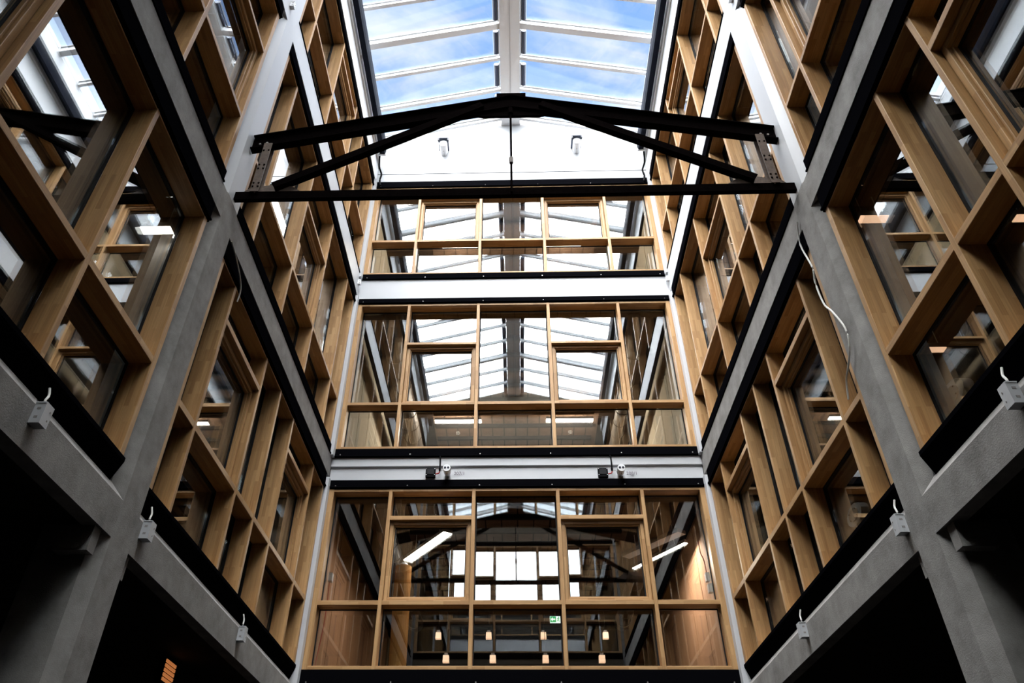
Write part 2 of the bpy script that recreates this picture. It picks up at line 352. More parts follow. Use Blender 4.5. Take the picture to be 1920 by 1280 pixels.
# ------------------------------------------------------------------ windows
def window(name, label, side, edges, lev, shorts, thin, y_or_x_range):
    """side: L R E B; edges: mullion centres incl. both jambs; shorts: bay indices with an opening sash under a short transom"""
    s0, s1, t0, t1, h0, h1, d0, d1 = LEV[lev]
    if thin: s0, s1, d1 = s1-0.028, s1-0.010, d0+0.016
    def P(u, n, z):
        return {'L': (WL-n, u, z), 'R': (WR+n, u, z), 'E': (u, YE+n, z), 'B': (u, YB-n, z)}[side]
    ua = 0 if side in 'EB' else 1
    wu = 'oak_x' if ua == 0 else 'oak_y'
    lo, hi = y_or_x_range
    root = empty(name, P((lo+hi)/2, 0.1, s0), label, 'window', kind='structure')
    W = 0.030
    edges = sorted(edges)
    # posts
    for i, e in enumerate(edges):
        if i == 0: a, b = lo, e+W
        elif i == len(edges)-1: a, b = e-W, hi
        else: a, b = e-W, e+W
        cbox('jamb' if i in (0, len(edges)-1) else 'mullion', P(a, 0, s0), P(b, 0.215, d1), 'oak_z', 2, root)
    cbox('sill', P(lo, 0.003, s0), P(hi, 0.215, s1), wu, ua, root)
    cbox('head', P(lo, 0.003, d0), P(hi, 0.215, d1), wu, ua, root)
    def pane(u0, u1, z0, z1, par, n=GLZ, g=True):
        pn = box('pane', P(u0, n, z0), P(u1, n+0.028, z1), 'facade_glass', par)
        if g:
            k = 0.016
            boxes('gasket', [(P(u0, n-0.022, z0), P(u0+k, n-0.001, z1)), (P(u1-k, n-0.022, z0), P(u1, n-0.001, z1)),
                             (P(u0+k, n-0.022, z0), P(u1-k, n-0.001, z0+k)), (P(u0+k, n-0.022, z1-k), P(u1-k, n-0.001, z1))], 'rubber', pn if par is root else par)
    for i in range(len(edges)-1):
        a = edges[i]+W; b = edges[i+1]-W
        cbox('transom', P(a, 0.002, t0), P(b, 0.215, t1), wu, ua, root)
        pane(a, b, s1, t0, root)
        if i in shorts:
            cbox('transom', P(a, 0.002, h0), P(b, 0.215, h1), wu, ua, root)
            pane(a, b, h1, d0, root)
            # opening sash: stepped oak frame with its own pane
            sa = empty_part('sash', P((a+b)/2, 0.12, t1), root)
            fw = 0.062
            for (u0, u1, z0, z1, m, ax, nm) in ((a+0.004, a+fw, t1+0.004, h0-0.004, 'oak_z', 2, 'stile'), (b-fw, b-0.004, t1+0.004, h0-0.004, 'oak_z', 2, 'stile'),
                                            (a+fw, b-fw, t1+0.004, t1+fw, wu, ua, 'rail'), (a+fw, b-fw, h0-fw, h0-0.004, wu, ua, 'rail')):
                cbox(nm, P(u0, 0.075, z0), P(u1, 0.20, z1), m, ax, sa)
            for (u0, u1, z0, z1, m, ax) in ((a+fw, a+fw+0.022, t1+fw, h0-fw, 'oak_z', 2), (b-fw-0.022, b-fw, t1+fw, h0-fw, 'oak_z', 2),
                                            (a+fw+0.022, b-fw-0.022, t1+fw, t1+fw+0.022, wu, ua), (a+fw+0.022, b-fw-0.022, h0-fw-0.022, h0-fw, wu, ua)):
                cbox('glazing_bead', P(u0, 0.105, z0), P(u1, 0.20, z1), m, ax, sa)
            pane(a+fw+0.02, b-fw-0.02, t1+fw+0.02, h0-fw-0.02, sa, n=0.165, g=True)
        else:
            pane(a, b, t1, d0, root)
    # folded black flashings above and below, towards the beams
    be = BEAM_END if side in 'EB' else BEAM_SIDE
    zb = be[lev][1] + (0.112 if (lev == 0 and side in 'LR') else 0.0)
    zt = be[lev+1][0] if lev < 2 else TOP_FLASH
    if lev == 0 and side in 'LR':      # folded back under the sill so that the bevelled top of the beam shows
        sg = -1 if side == 'L' else 1; w0 = WL if side == 'L' else WR
        f = prism('sill_flashing', [(w0-sg*0.012, s0+0.006), (w0-sg*0.012, s0-0.03), (w0+sg*0.055, zb-0.01), (w0+sg*0.12, zb-0.01), (w0+sg*0.20, s0+0.006)], 1, lo-0.02, hi+0.02, 'black_metal', root)
    else:
        f = cbox('sill_flashing', P(lo-0.02, -0.012, zb), P(hi+0.02, 0.20, s0+(0.006 if thin else 0)), 'black_metal', ua, root, 0.003)
    if not (lev == 0 and side in 'LR'): box('drip_edge', P(lo-0.02, -0.032, zb+0.012), P(hi+0.02, -0.012, zb+0.030), 'black_metal', f)
    g = cbox('head_flashing', P(lo-0.02, -0.012, d1), P(hi+0.02, 0.20, zt), 'black_metal', ua, root, 0.003)
    box('drip_edge', P(lo-0.02, -0.034, d1+0.020), P(hi+0.02, -0.012, d1+0.040), 'black_metal', g)
    if side == 'E':
        for j in range(6):
            u = lo+0.1 + (hi-lo-0.2)*j/5
            for z, par in ((zb+0.055, f), (d1+0.052, g)):
                V, F = tubev([P(u, -0.019, z), P(u, -0.011, z)], 0.011, 8); newobj('screw', V, F, 'bolt_steel', par)
    return root
def empty_part(name, loc, parent):
    o = bpy.data.objects.new(name, None); o.empty_display_size = 0.1; o.location = loc; link(o); fix(o, parent); return o

EX = [-3.12, -2.115, -0.695, 0.728, 2.150, 3.155]; ER = (-3.178, 3.217)
LF = (6.13, 11.845); LN = (-0.02, 5.575)
WINS = [
 ('window_1', 'lowest timber window of the end wall, showing the lit room behind', 'E', EX, 0, (1, 3), False, ER),
 ('window_2', 'middle timber window of the end wall, mirroring the skylight', 'E', EX, 1, (1, 3), False, ER),
 ('window_3', 'top timber window of the end wall, just below the white gable', 'E', EX, 2, (1, 3), False, ER),
 ('window_4', 'lowest timber window of the left-hand wall, between truss column and end wall', 'L', [6.18, 6.66, 8.11, 8.87, 9.63, 11.06, 11.80], 0, (1, 4), True, LF),
 ('window_5', 'middle timber window of the left-hand wall, between truss column and end wall', 'L', [6.18, 6.73, 8.20, 9.66, 11.16, 11.80], 1, (2,), True, LF),
 ('window_6', 'top timber window of the left-hand wall, between truss column and end wall', 'L', [6.18, 6.70, 8.17, 9.66, 10.40, 11.80], 2, (2,), True, LF),
 ('window_7', 'lowest timber window of the left-hand wall, on the viewer side of the truss column', 'L', [5.53, 4.165, 2.725, 1.95, 1.20, 0.05], 0, (2,), True, LN),
 ('window_8', 'middle timber window of the left-hand wall, on the viewer side of the truss column', 'L', [5.53, 4.165, 3.41, 1.95, 1.20, 0.05], 1, (4,), True, LN),
 ('window_9', 'top timber window of the left-hand wall, on the viewer side of the truss column', 'L', [5.53, 4.10, 3.36, 1.90, 0.05], 2, (2,), True, LN),
 ('window_10', 'lowest timber window of the right-hand wall, between truss column and end wall', 'R', [6.18, 6.66, 8.11, 8.84, 9.60, 11.04, 11.78], 0, (1, 4), True, LF),
 ('window_11', 'middle timber window of the right-hand wall, between truss column and end wall', 'R', [6.18, 7.43, 8.17, 9.66, 11.14, 11.80], 1, (2,), True, LF),
 ('window_12', 'top timber window of the right-hand wall, between truss column and end wall', 'R', [6.18, 6.68, 8.15, 9.63, 11.13, 11.80], 2, (2,), True, LF),
 ('window_13', 'lowest timber window of the right-hand wall, on the viewer side of the truss column', 'R', [5.53, 4.145, 3.41, 1.95, 1.20, 0.05], 0, (2,), True, LN),
 ('window_14', 'middle timber window of the right-hand wall, on the viewer side of the truss column', 'R', [5.55, 4.95, 3.48, 2.0, 1.25, 0.05], 1, (3,), True, LN),
 ('window_15', 'top timber window of the right-hand wall, on the viewer side of the truss column', 'R', [5.53, 4.10, 3.36, 1.90, 0.05], 2, (2,), True, LN),
 ('window_16', 'lowest timber window in the wall behind the viewer', 'B', EX, 0, (1, 3), False, ER),
 ('window_17', 'middle timber window behind the viewer, open to the bright sky', 'B', EX, 1, (1, 3), False, ER),
 ('window_18', 'top timber window in the wall behind the viewer', 'B', EX, 2, (1, 3), False, ER),
]
for w in WINS: window(*w)

# ------------------------------------------------------------------ beams
def side_beam(sx, lev, y0, y1, m, label):
    x = XL if sx < 0 else XR; z0, z1 = BEAM_SIDE[lev]; d = sx*0.135
    if lev == 0:
        poly = [(x, z0), (x, z1), (x+sx*0.085, z1+0.112), (x+d, z1+0.112), (x+d, z0)]
    else:
        poly = [(x, z0), (x, z1), (x+d, z1), (x+d, z0)]
    o = prism('concrete_beam' if m == 'concrete' else 'steel_beam', poly, 1, y0, y1, m)
    return tag(o, label, 'beam', kind='structure')
for sx, sd_ in ((-1, 'left-hand'), (1, 'right-hand')):
    for lev, m, w in ((0, 'concrete', 'grey concrete beam carrying the lowest windows'), (1, 'concrete', 'grey concrete beam below the middle windows'), (2, 'white_paint', 'white beam below the top windows')):
        side_beam(sx, lev, 6.11, 12.02, m, '%s of the %s wall, beyond the truss' % (w, sd_))
        side_beam(sx, lev, -0.2, 5.77, m, '%s of the %s wall, before the truss' % (w, sd_))
for lev, w in ((0, 'pale beam below the lowest end window'), (1, 'stepped white beam with two small spotlights on the end wall'), (2, 'broad white beam below the top end window')):
    z0, z1 = BEAM_END[lev]
    for y, s, t in ((YE, 1, w), (YB, -1, 'white beam of the wall behind the viewer, shade put into its colour, %s level' % ('lower', 'middle', 'upper')[lev])):
        if lev == 1:
            zs = 6.285
            poly = [(y+s*0.05, z0), (y+s*0.05, zs-0.015), (y+s*0.012, zs), (y+s*0.012, z1), (y+s*0.25, z1), (y+s*0.25, z0)]
        else:
            poly = [(y+s*0.01, z0), (y+s*0.01, z1), (y+s*0.25, z1), (y+s*0.25, z0)]
        tag(prism('steel_beam', poly, 0, XL+0.001, XR-0.001, 'white_paint' if y > 0 else 'back_white_shaded'), t, 'beam', kind='structure')

# ------------------------------------------------------------------ columns
def column(sx, yc, label_lo, label_hi, mirror=1):
    x = XL if sx < 0 else XR
    def sec(zz): 
        return [(x, yc+0.17), (x, yc-0.17), (x+sx*0.085, yc-0.30), (x+sx*0.50, yc-0.30), (x+sx*0.50, yc+0.19), (x+sx*0.03, yc+0.19)]
    r = empty('concrete_column', (x, yc, -1.6), label_lo, 'column', kind='structure')
    prism('shaft', sec(0), 2, -1.6, 6.47, 'concrete', r)
    box('corbel', (x+sx*0.03, yc-0.40, 2.22), (x+sx*0.30, yc-0.29, 2.413), 'concrete', r)
    box('corbel', (x+sx*0.03, yc+0.17, 2.22), (x+sx*0.30, yc+0.27, 2.413), 'concrete', r)
    c = prism('painted_column', sec(0), 2, 6.47, 13.60, 'white_paint')
    tag(c, label_hi, 'column', kind='structure')
column(-1, YC, 'grey concrete column of the left-hand wall under the truss', 'white painted column of the left-hand wall, upwards from the truss end')
column(1, YC, 'grey concrete column of the right-hand wall under the truss', 'white painted column of the right-hand wall, upwards from the truss end')
for sx, s_ in ((-1, 'left-hand'), (1, 'right-hand')):
    x0 = (XL-0.08, XL+0.045) if sx < 0 else (XR-0.045, XR+0.08)
    for lev in range(3):
        a = BEAM_END[lev][1] if lev else 2.30; b = BEAM_END[lev+1][0] if lev < 2 else 13.72
        tag(box('corner_post', (x0[0], 11.865, a), (x0[1], YE+0.0, b), 'white_paint'), 'slim white corner post beside the %s end window, %s corner' % (('lowest', 'middle', 'top')[lev], s_), 'post', kind='structure')
    tag(box('corner_post', (x0[0]-0.2*(sx < 0), YB-0.1, -1.6), (x0[1]+0.2*(sx > 0), YB+0.12, 13.6), 'concrete'), 'concrete corner post behind the viewer, %s side' % s_, 'post', kind='structure')

# ------------------------------------------------------------------ gable and skylight
RZ, EZ, XE = 16.10, 15.26, 3.24     # ridge, eave height of the glass underside, eave half width
XM = 0.02
g = empty('wall_gable', (XM, YE+0.05, TOP_FLASH), 'bright white gable wall under the end of the skylight', 'wall', kind='structure')
prism('panel', [(XL, TOP_FLASH), (XR, TOP_FLASH), (XR, 14.024), (XL, 14.024)], 1, YE+0.02, YE+0.14, 'white_paint', g)
prism('panel', [(XL, 14.052), (XR, 14.052), (XR, EZ+0.06), (XM, RZ+0.06), (XL, EZ+0.06)], 1, YE+0.02, YE+0.14, 'white_paint', g)
box('joint', (XL+0.02, YE+0.024, 14.024), (XR-0.02, YE+0.09, 14.052), 'lid_black', g)
box('backing', (XL-0.1, YE+0.10, TOP_FLASH-0.1), (XR+0.1, YE+0.30, EZ), 'lamp_body', g)
g = empty('wall_gable', (XM, YB-0.05, TOP_FLASH), 'white gable wall of the skylight behind the viewer, shade put into its colour', 'wall', kind='structure')
prism('panel', [(XL, TOP_FLASH), (XR, TOP_FLASH), (XR, EZ+0.06), (XM, RZ+0.06), (XL, EZ+0.06)], 1, YB-0.30, YB-0.02, 'back_white_shaded', g)
# upstands between the top windows and the eaves
for sx, s_ in ((-1, 'left-hand'), (1, 'right-hand')):
    x = XL if sx < 0 else XR
    r = empty('wall_upstand', (x, 6, TOP_FLASH), 'white stepped upstand between the top windows and the %s eave' % s_, 'wall', kind='structure')
    box('lower_panel', (x-sx*0.005, YB, TOP_FLASH), (x+sx*0.14, YE+0.02, 14.26), 'roof_white', r)
    box('upper_panel', (x-sx*0.05, YB, 14.275), (x+sx*0.14, YE+0.02, 14.80), 'roof_white', r)
    box('eave_panel', (x-sx*0.09, YB, 14.815), (x+sx*0.14, YE+0.02, EZ+0.05), 'roof_white', r)
    st(box('wall_roof_edge', (x+sx*0.14, YB-0.3, 13.6), (x+sx*0.4, YE+0.3, EZ+0.02), 'plaster'), 'outer parapet of the %s eave' % s_, 'wall')
roof = empty('roof', (XM, 6, EZ), 'gabled glass skylight with white rafters over the atrium', 'skylight', kind='structure')
rb = prism('ridge_beam', [(XM-0.235, 15.86), (XM+0.235, 15.86), (XM+0.235, 16.02), (XM, 16.14), (XM-0.235, 16.02)], 1, YB-0.02, YE+0.02, 'roof_white', roof)
box('ridge_seam', (XM-0.006, YB, 15.852), (XM+0.006, YE-0.02, 15.86), 'grey_plastic', rb)
SP = 0.872; RY = [11.885 - i*SP for i in range(15)]
sl = (RZ-EZ)/(XE)
def slope_prism(name, y0, y1, xa, xb, dz0, dz1, sx, m, parent):
    """a strip between distances xa..xb from the ridge following the pitch"""
    za = RZ - sl*xa; zb = RZ - sl*xb
    poly = [(XM+sx*xa, za+dz0), (XM+sx*xb, zb+dz0), (XM+sx*xb, zb+dz1), (XM+sx*xa, za+dz1)]
    return prism(name, poly, 1, y0, y1, m, parent)
for sx in (-1, 1):
    for i, y in enumerate(RY):
        wide = (i % 4 == 3)
        hw = 0.038 if not wide else 0.07
        rf = slope_prism('rafter', y-hw, y+hw, 0.20, XE, -0.10 if not wide else -0.15, -0.01, sx, 'roof_white', roof)
        slope_prism('rafter_flange', y-hw-0.03, y+hw+0.03, 0.20, XE, -0.012, 0.0, sx, 'roof_white', rf)
        if i < len(RY)-1:
            slope_prism('pane', RY[i+1]+0.03, y-0.03, 0.22, XE+0.02, 0.002, 0.03, sx, 'roof_glass', roof)
            t0, t1 = RY[i+1]+0.16, y-0.13
            zt = RZ - sl*0.30 - 0.05
            tube('opener_tube', [(XM+sx*0.325, t0, zt), (XM+sx*0.325, t1, zt)], 0.062, 'grey_blue', roof, 10)
            tube('opener_rod', [(XM+sx*0.255, t0-0.04, zt-0.02), (XM+sx*0.255, t1+0.04, zt-0.02)], 0.016, 'white_plastic', roof, 8)
    slope_prism('eave_rail', YB, YE+0.02, XE-0.10, XE+0.02, -0.10, 0.0, sx, 'roof_white', roof)
# dark roller-blind boxes along the eaves
for sx, s_ in ((-1, 'left-hand'), (1, 'right-hand')):
    xo = XM+sx*3.145; xi = XM+sx*3.005
    r = empty('blind_cassette', (xo, 6, 14.28), 'long dark blind cassette under the %s eave of the skylight' % s_, 'blind', 'blind cassettes')
    prism('housing', [(xo, 14.33), (xi+sx*0.02, 14.31), (xi, 14.40), (xi, 14.62), (xo, 14.62)], 1, 0.2, 11.62, 'navy_metal', r)
    prism('end_bracket', [(xo+sx*0.03, 14.30), (xi-sx*0.0, 14.30), (xi, 14.62), (xo+sx*0.03, 14.62)], 1, 11.62, 11.66, 'white_plastic', r)
    for yb in (9.0, 6.0, 3.0):
        box('bracket', (xo, yb-0.04, 14.34), (xo+sx*0.06, yb+0.04, 14.62), 'grey_plastic', r)
    c = tube('blind_cable', smooth_path([(xo+sx*0.02, 11.69, 14.40), (xo+sx*0.02, 11.82, 14.10), (xo-sx*0.03, 11.93, 13.95), (xo-sx*0.01, 11.94, 13.75), (xo-sx*0.04, 11.94, 13.56)]), 0.022, 'cable_black', None, 8)
    tag(c, 'short black cable hanging from the %s blind cassette in the corner' % s_, 'cable', 'blind cables')

# ------------------------------------------------------------------ truss
tr = empty('roof_truss', (XM, YC, 6.58), 'dark riveted steel truss spanning the atrium between the two columns', 'truss')
def chord(sx):
    x0, x1 = XM, XM+sx*3.235; zt0, zt1 = 8.425, 7.675
    V = []; F = []
    prof = [(-0.05, 0), (0.05, 0), (0.05, -0.016), (0.01, -0.016), (0.01, -0.234), (0.05, -0.234), (0.05, -0.25), (-0.05, -0.25), (-0.05, -0.234), (-0.01, -0.234), (-0.01, -0.016), (-0.05, -0.016)]
    for x, z in ((x0, zt0), (x1, zt1)):
        for p, q in prof: V.append((x, YC+p, z+q))
    n = len(prof)
    F = [(i, (i+1) % n, n+(i+1) % n, n+i) for i in range(n)] + [tuple(range(n)), tuple(reversed(range(n, 2*n)))]
    c = newobj('top_chord', V, F, 'truss_steel', tr)
    for k in range(2):
        x = x1 - sx*(0.10+k*0.085); z = zt1 + (zt0-zt1)*(x1-x)/(x1-x0)
        V, F = tubev([(x, YC-0.03, z-0.17), (x, YC-0.008, z-0.17)], 0.016, 6); newobj('bolt', V, F, 'bolt_steel', c)
    x = XM + sx*0.40; z = zt0+(zt1-zt0)*0.40/3.235
    V, F = tubev([(x, YC-0.03, z-0.09), (x, YC-0.005, z-0.09)], 0.014, 6); newobj('bolt', V, F, 'bolt_steel', c)
chord(-1); chord(1)
prism('bottom_chord', [(YC-0.03, 6.522), (YC+0.03, 6.522), (YC+0.03, 6.534), (YC-0.018, 6.534), (YC-0.018, 6.642), (YC-0.03, 6.642)], 0, XL-0.0, XR, 'truss_steel', tr)
for sx in (-1, 1):
    xp = XM+sx*3.02
    for k, dy in ((0, -0.055), (1, 0.045)):
        p_ = prism('post_angle', [(xp-sx*0.055, YC+dy-0.005), (xp+sx*0.045, YC+dy-0.005), (xp+sx*0.045, YC+dy+0.005), (xp-sx*0.0, YC+dy+0.005), (xp-sx*0.0, YC+dy+0.05), (xp-sx*0.012, YC+dy+0.05), (xp-sx*0.012, YC+dy+0.005), (xp-sx*0.055, YC+dy+0.005)], 2, 6.62, 7.50, 'post_steel', tr)
        if k == 0:
            for zz in (6.70, 6.76, 7.02, 7.09, 7.36):
                for dx in (-0.035, 0.025):
                    V, F = tubev([(xp+sx*dx, YC+dy-0.012, zz), (xp+sx*dx, YC+dy-0.003, zz)], 0.012, 6); newobj('bolt', V, F, 'truss_steel', p_)
    prism('gusset_plate', [(XM+sx*3.22, 6.60), (XM+sx*3.10, 6.73), (XM+sx*2.85, 6.78), (XM+sx*2.60, 6.75), (XM+sx*2.40, 6.60)], 1, YC-0.006, YC+0.006, 'post_steel', tr)
    # diagonal: an angle section from the apex plate down to the end plate
    A = Vector((XM+sx*0.35, YC-0.03, 8.16)); B = Vector((XM+sx*2.78, YC-0.03, 6.66)); d = (B-A).normalized(); nrm = Vector((0, 1, 0)).cross(d).normalized()
    if nrm.z < 0: nrm = -nrm
    pr = [(-0.045, 0), (-0.045, 0.10), (-0.033, 0.10), (-0.033, 0.012), (0.045, 0.012), (0.045, 0)]
    V = []
    for p in (A, B):
        for yy, q in pr: V.append(tuple(p + Vector((0, yy, 0)) + nrm*q))
    n = 6; F = [(i, (i+1) % n, n+(i+1) % n, n+i) for i in range(n)] + [tuple(range(n)), tuple(reversed(range(n, 2*n)))]
    newobj('diagonal', V, F, 'truss_steel', tr)
prism('apex_plate', [(XM-0.62, 8.10), (XM-0.36, 8.015), (XM+0.36, 8.015), (XM+0.62, 8.10), (XM+0.3, 8.33), (XM, 8.40), (XM-0.3, 8.33)], 1, YC-0.02, YC+0.02, 'truss_steel', tr)
box('cap_plate', (XM-0.19, YC-0.05, 8.40), (XM+0.19, YC+0.05, 8.46), 'truss_steel', tr)
hr = tube('hanger_rod', [(XM-0.01, YC-0.04, 8.10), (XM-0.01, YC-0.04, 6.55)], 0.013, 'truss_steel', tr, 8)
tube('nut', [(XM-0.01, YC-0.04, 8.14), (XM-0.01, YC-0.04, 8.03)], 0.032, 'truss_steel', hr, 6)
tube('turnbuckle', [(XM-0.01, YC-0.04, 7.16), (XM-0.01, YC-0.04, 7.06)], 0.024, 'post_steel', hr, 8)

# ------------------------------------------------------------------ small grey boxes on the beams
def junction_box(sx, y, z, label, s=1.0, cable=True, m='grey_plastic'):
    x = XL if sx < 0 else XR
    xi = x - sx*0.075*s
    r = empty('junction_box', (x, y, z-0.06), label, 'junction box', 'junction boxes on the side beams')
    box('housing', (x, y-0.045*s, z-0.075*s), (xi, y+0.045*s, z+0.075*s), m, r)
    box('cover_plate', (xi, y-0.048*s, z-0.078*s), (xi-sx*0.006, y+0.048*s, z+0.082*s), m, r)
    box('flange', (x-sx*0.002, y-0.05*s, z+0.075*s), (xi, y+0.05*s, z+0.083*s), m, r)
    for dz in (0.035, -0.03):
        box('knockout', (x-sx*0.025, y-0.047*s, z+dz*s-0.008), (x-sx*0.05, y-0.0445*s, z+dz*s+0.008), 'lamp_body', r)
        V, F = tubev([(xi-sx*0.004, y+0.02*s, z+dz*s), (xi-sx*0.009, y+0.02*s, z+dz*s)], 0.007, 6); newobj('screw', V, F, 'lamp_body', r)
    if cable:
        tube('cable', smooth_path([(x-sx*0.03, y-0.01, z+0.07), (x-sx*0.03, y-0.01, z+0.12), (x-sx*0.022, y+0.015, z+0.17), (x-sx*0.0, y+0.02, z+0.235)]), 0.0085, 'cable_white', r, 8)
junction_box(-1, 4.33, 2.655, 'grey junction box on the lowest left-hand beam, before the column')
junction_box(-1, 6.24, 2.655, 'grey junction box on the lowest left-hand beam, tight beside the column')
junction_box(-1, 9.16, 2.655, 'grey junction box on the lowest left-hand beam, near the end wall')
junction_box(1, 4.25, 2.69, 'grey junction box on the lowest right-hand beam, before the column')
junction_box(1, 6.18, 2.655, 'grey junction box on the lowest right-hand beam, tight beside the column')
junction_box(1, 9.04, 2.655, 'grey junction box on the lowest right-hand beam, near the end wall')
junction_box(-1, 5.72, 10.51, 'small white box on the upper left-hand white beam at the column', 0.75, False, 'white_plastic')
junction_box(1, 5.74, 10.44, 'small white box on the upper right-hand white beam at the column', 0.75, False, 'white_plastic')
junction_box(-1, 11.86, 10.44, 'small white box on the upper left-hand white beam in the end corner', 0.75, False, 'white_plastic')
junction_box(1, 11.90, 10.46, 'small white box on the upper right-hand white beam in the end corner', 0.75, False, 'white_plastic')

# loose cables on the columns
c = tube('loose_cable', smooth_path([(3.235, 6.12, 6.20), (3.235, 6.22, 5.95), (3.225, 6.12, 5.52), (3.225, 6.17, 5.34), (3.215, 6.13, 5.02), (3.215, 6.02, 4.82), (3.22, 5.91, 4.53), (3.22, 5.95, 4.34), (3.225, 6.13, 4.21), (3.23, 6.25, 4.14), (3.235, 6.34, 3.99)]), 0.010, 'cable_white', None, 8)
tag(c, 'long loose white cable dangling down the right-hand concrete column', 'cable')
c = tube('loose_cable', smooth_path([(-3.20, 6.14, 6.06), (-3.19, 6.30, 6.00), (-3.19, 6.56, 5.90), (-3.20, 6.70, 5.80), (-3.22, 6.74, 5.66)]), 0.009, 'cable_white', None, 8)
tag(c, 'short loose pale cable hanging beside the left-hand concrete column', 'cable')

# ------------------------------------------------------------------ emergency spotlights on the end beam and the gable
def spotlight(x, z, y, number, label, group, with_driver=True, s=1.0, bracket=False):
    r = empty('emergency_spotlight', (x, y, z-0.08), label, 'spotlight', group)
    ax = Vector((0.0, -1.0, -0.06)).normalized()
    b = Vector((x, y-0.05, z-0.02)); e = b + ax*0.19*s
    tube('stem', [(x, y, z-0.03*s), (x, y-0.03, z-0.03*s), tuple(b)], 0.045*s, 'white_plastic', r, 12)
    h = tube('head', [tuple(b-ax*0.03), tuple(b), tuple(e-ax*0.012), tuple(e)], [0.05*s, 0.062*s, 0.066*s, 0.060*s], 'white_plastic', r, 20)
    rim = tube('face', [tuple(e), tuple(e+ax*0.008)], 0.064*s, 'white_plastic', h, 20)
    side = Vector((1, 0, 0))
    for sgn in (-1, 1):
        q = e + side*sgn*0.027*s
        V, F = tubev([tuple(q+ax*0.004), tuple(q+ax*0.013)], 0.020*s, 12); newobj('lens', V, F, 'dark_eye', h)
    q = b + ax*0.06 + Vector((0, -0.03, -0.058))*s
    V, F = tubev([tuple(q), tuple(q+Vector((0, -0.02, -0.012)))], 0.011, 8); newobj('screw', V, F, 'lamp_body', h)
    if with_driver:
        xd = x-0.295
        dv = box('driver_box', (xd-0.085, y, z-0.10), (xd+0.085, y-0.05, z+0.065), 'cable_black', r)
        box('driver_lid', (xd-0.062, y-0.05, z-0.05), (xd+0.062, y-0.058, z+0.05), 'lid_black', dv)
        for dx in (-0.072, 0.072):
            for dz in (-0.06, 0.052):
                V, F = tubev([(xd+dx, y-0.048, z+dz), (xd+dx, y-0.055, z+dz)], 0.008, 6); newobj('screw', V, F, 'white_plastic', dv)
        xc = x-0.14
        tube('supply_cable', smooth_path([(xc-0.02, y-0.045, z+0.315), (xc, y-0.055, z+0.27), (xc+0.005, y-0.055, z+0.15), (xc+0.002, y-0.05, z+0.02)]), 0.0135, 'cable_black', r, 8)
        tube('cable_end', [(xc+0.002, y-0.05, z+0.05), (xc+0.002, y-0.05, z-0.005)], [0.022, 0.012], 'cable_black', r, 8)
        tube('red_wire', smooth_path([(xc+0.0, y-0.05, z+0.0), (xc-0.01, y-0.05, z-0.035), (xd+0.085, y-0.03, z-0.04)]), 0.010, 'cable_red', r, 8)
        tube('thin_wire', smooth_path([(xc+0.005, y-0.05, z+0.0), (xc+0.05, y-0.05, z+0.012), (x-0.05, y-0.05, z-0.01)]), 0.004, 'lamp_body', r, 6)
    if bracket:
        box('hood', (x-0.13, y-0.40, z+0.095), (x+0.12, y, z+0.105), 'grey_blue', r)
        for dx in (-0.10, 0.10):
            box('clip', (x+dx*1.15-0.016, y-0.40, z+0.02), (x+dx*1.15+0.016, y-0.34, z+0.095), 'dark_eye', r)
    if number:
        text('number', number, (x+0.205, y-0.004, z-0.02), 0.085, 'print_grey', r)
spotlight(-1.16, 6.165, YE+0.035, '207/1', 'white twin-lens spotlight with black driver box on the end beam, nearer the left-hand wall', 'spotlights on the end beam')
spotlight(1.82, 6.145, YE+0.035, '208/1', 'white twin-lens spotlight with driver box on the end beam, towards the right-hand corner', 'spotlights on the end beam')
spotlight(-1.63, 14.80, YE+0.02, None, 'small white twin-lens spotlight on the gable, left of the hanger rod', 'spotlights on the gable', False, 1.5, True)
spotlight(1.62, 14.80, YE+0.02, None, 'small white twin-lens spotlight on the gable, right of the hanger rod', 'spotlights on the gable', False, 1.5, True)

# ------------------------------------------------------------------ things in the rooms behind the glass
def linear_lamp(a, b, w, label, mt='lamp_white', hang=None, group='linear lamps in the rooms', watt=0, col=(1.0, 0.86, 0.72), soft=False):
    A = Vector(a); B = Vector(b); d = (B-A).normalized(); s = Vector((0, 0, 1)).cross(d).normalized()*w/2
    r = empty('linear_lamp', tuple((A+B)/2), label, 'lamp', group)
    def slab(nm, k, z0, z1, m):
        V = [tuple(p+t*s*k+Vector((0, 0, z))) for z in (z0, z1) for p, t in ((A, -1), (B, -1), (B, 1), (A, 1))]
        newobj(nm, V, BF, m, r)
    slab('housing', 1.08, 0.0, 0.06, 'lamp_body'); slab('diffuser', 1.0, -0.012, 0.0, mt)
    if watt:
        ld = bpy.data.lights.new('lamp_light', 'POINT' if soft else 'AREA'); ld.energy = watt; ld.color = col
        if soft: ld.shadow_soft_size = 0.05
        else: ld.shape = 'RECTANGLE'; ld.size = (B-A).length; ld.size_y = w
        lo_ = bpy.data.objects.new('lamp_light', ld); link(lo_); lo_.location = tuple((A+B)/2 + Vector((0, 0, -0.30 if soft else -0.02)))
        lo_.rotation_euler = (0, 0, math.atan2(d.y, d.x)); fix(lo_, r)
    if hang:
        for t in (0.2, 0.8):
            p = A.lerp(B, t); tube('wire', [(p.x, p.y, p.z+0.06), (p.x, p.y, hang)], 0.006, 'cable_white', r, 6)
linear_lamp((-2.07, 14.33, 5.50), (-1.20, 13.02, 5.50), 0.17, 'glowing white bar lamp hanging in the lowest end room, left of centre', hang=5.9, watt=25)
linear_lamp((2.10, 14.35, 5.56), (2.98, 13.20, 5.56), 0.20, 'bar lamp with copper-tinted housing hanging in the lowest end room, right of centre', mt='lamp_body', hang=5.9)
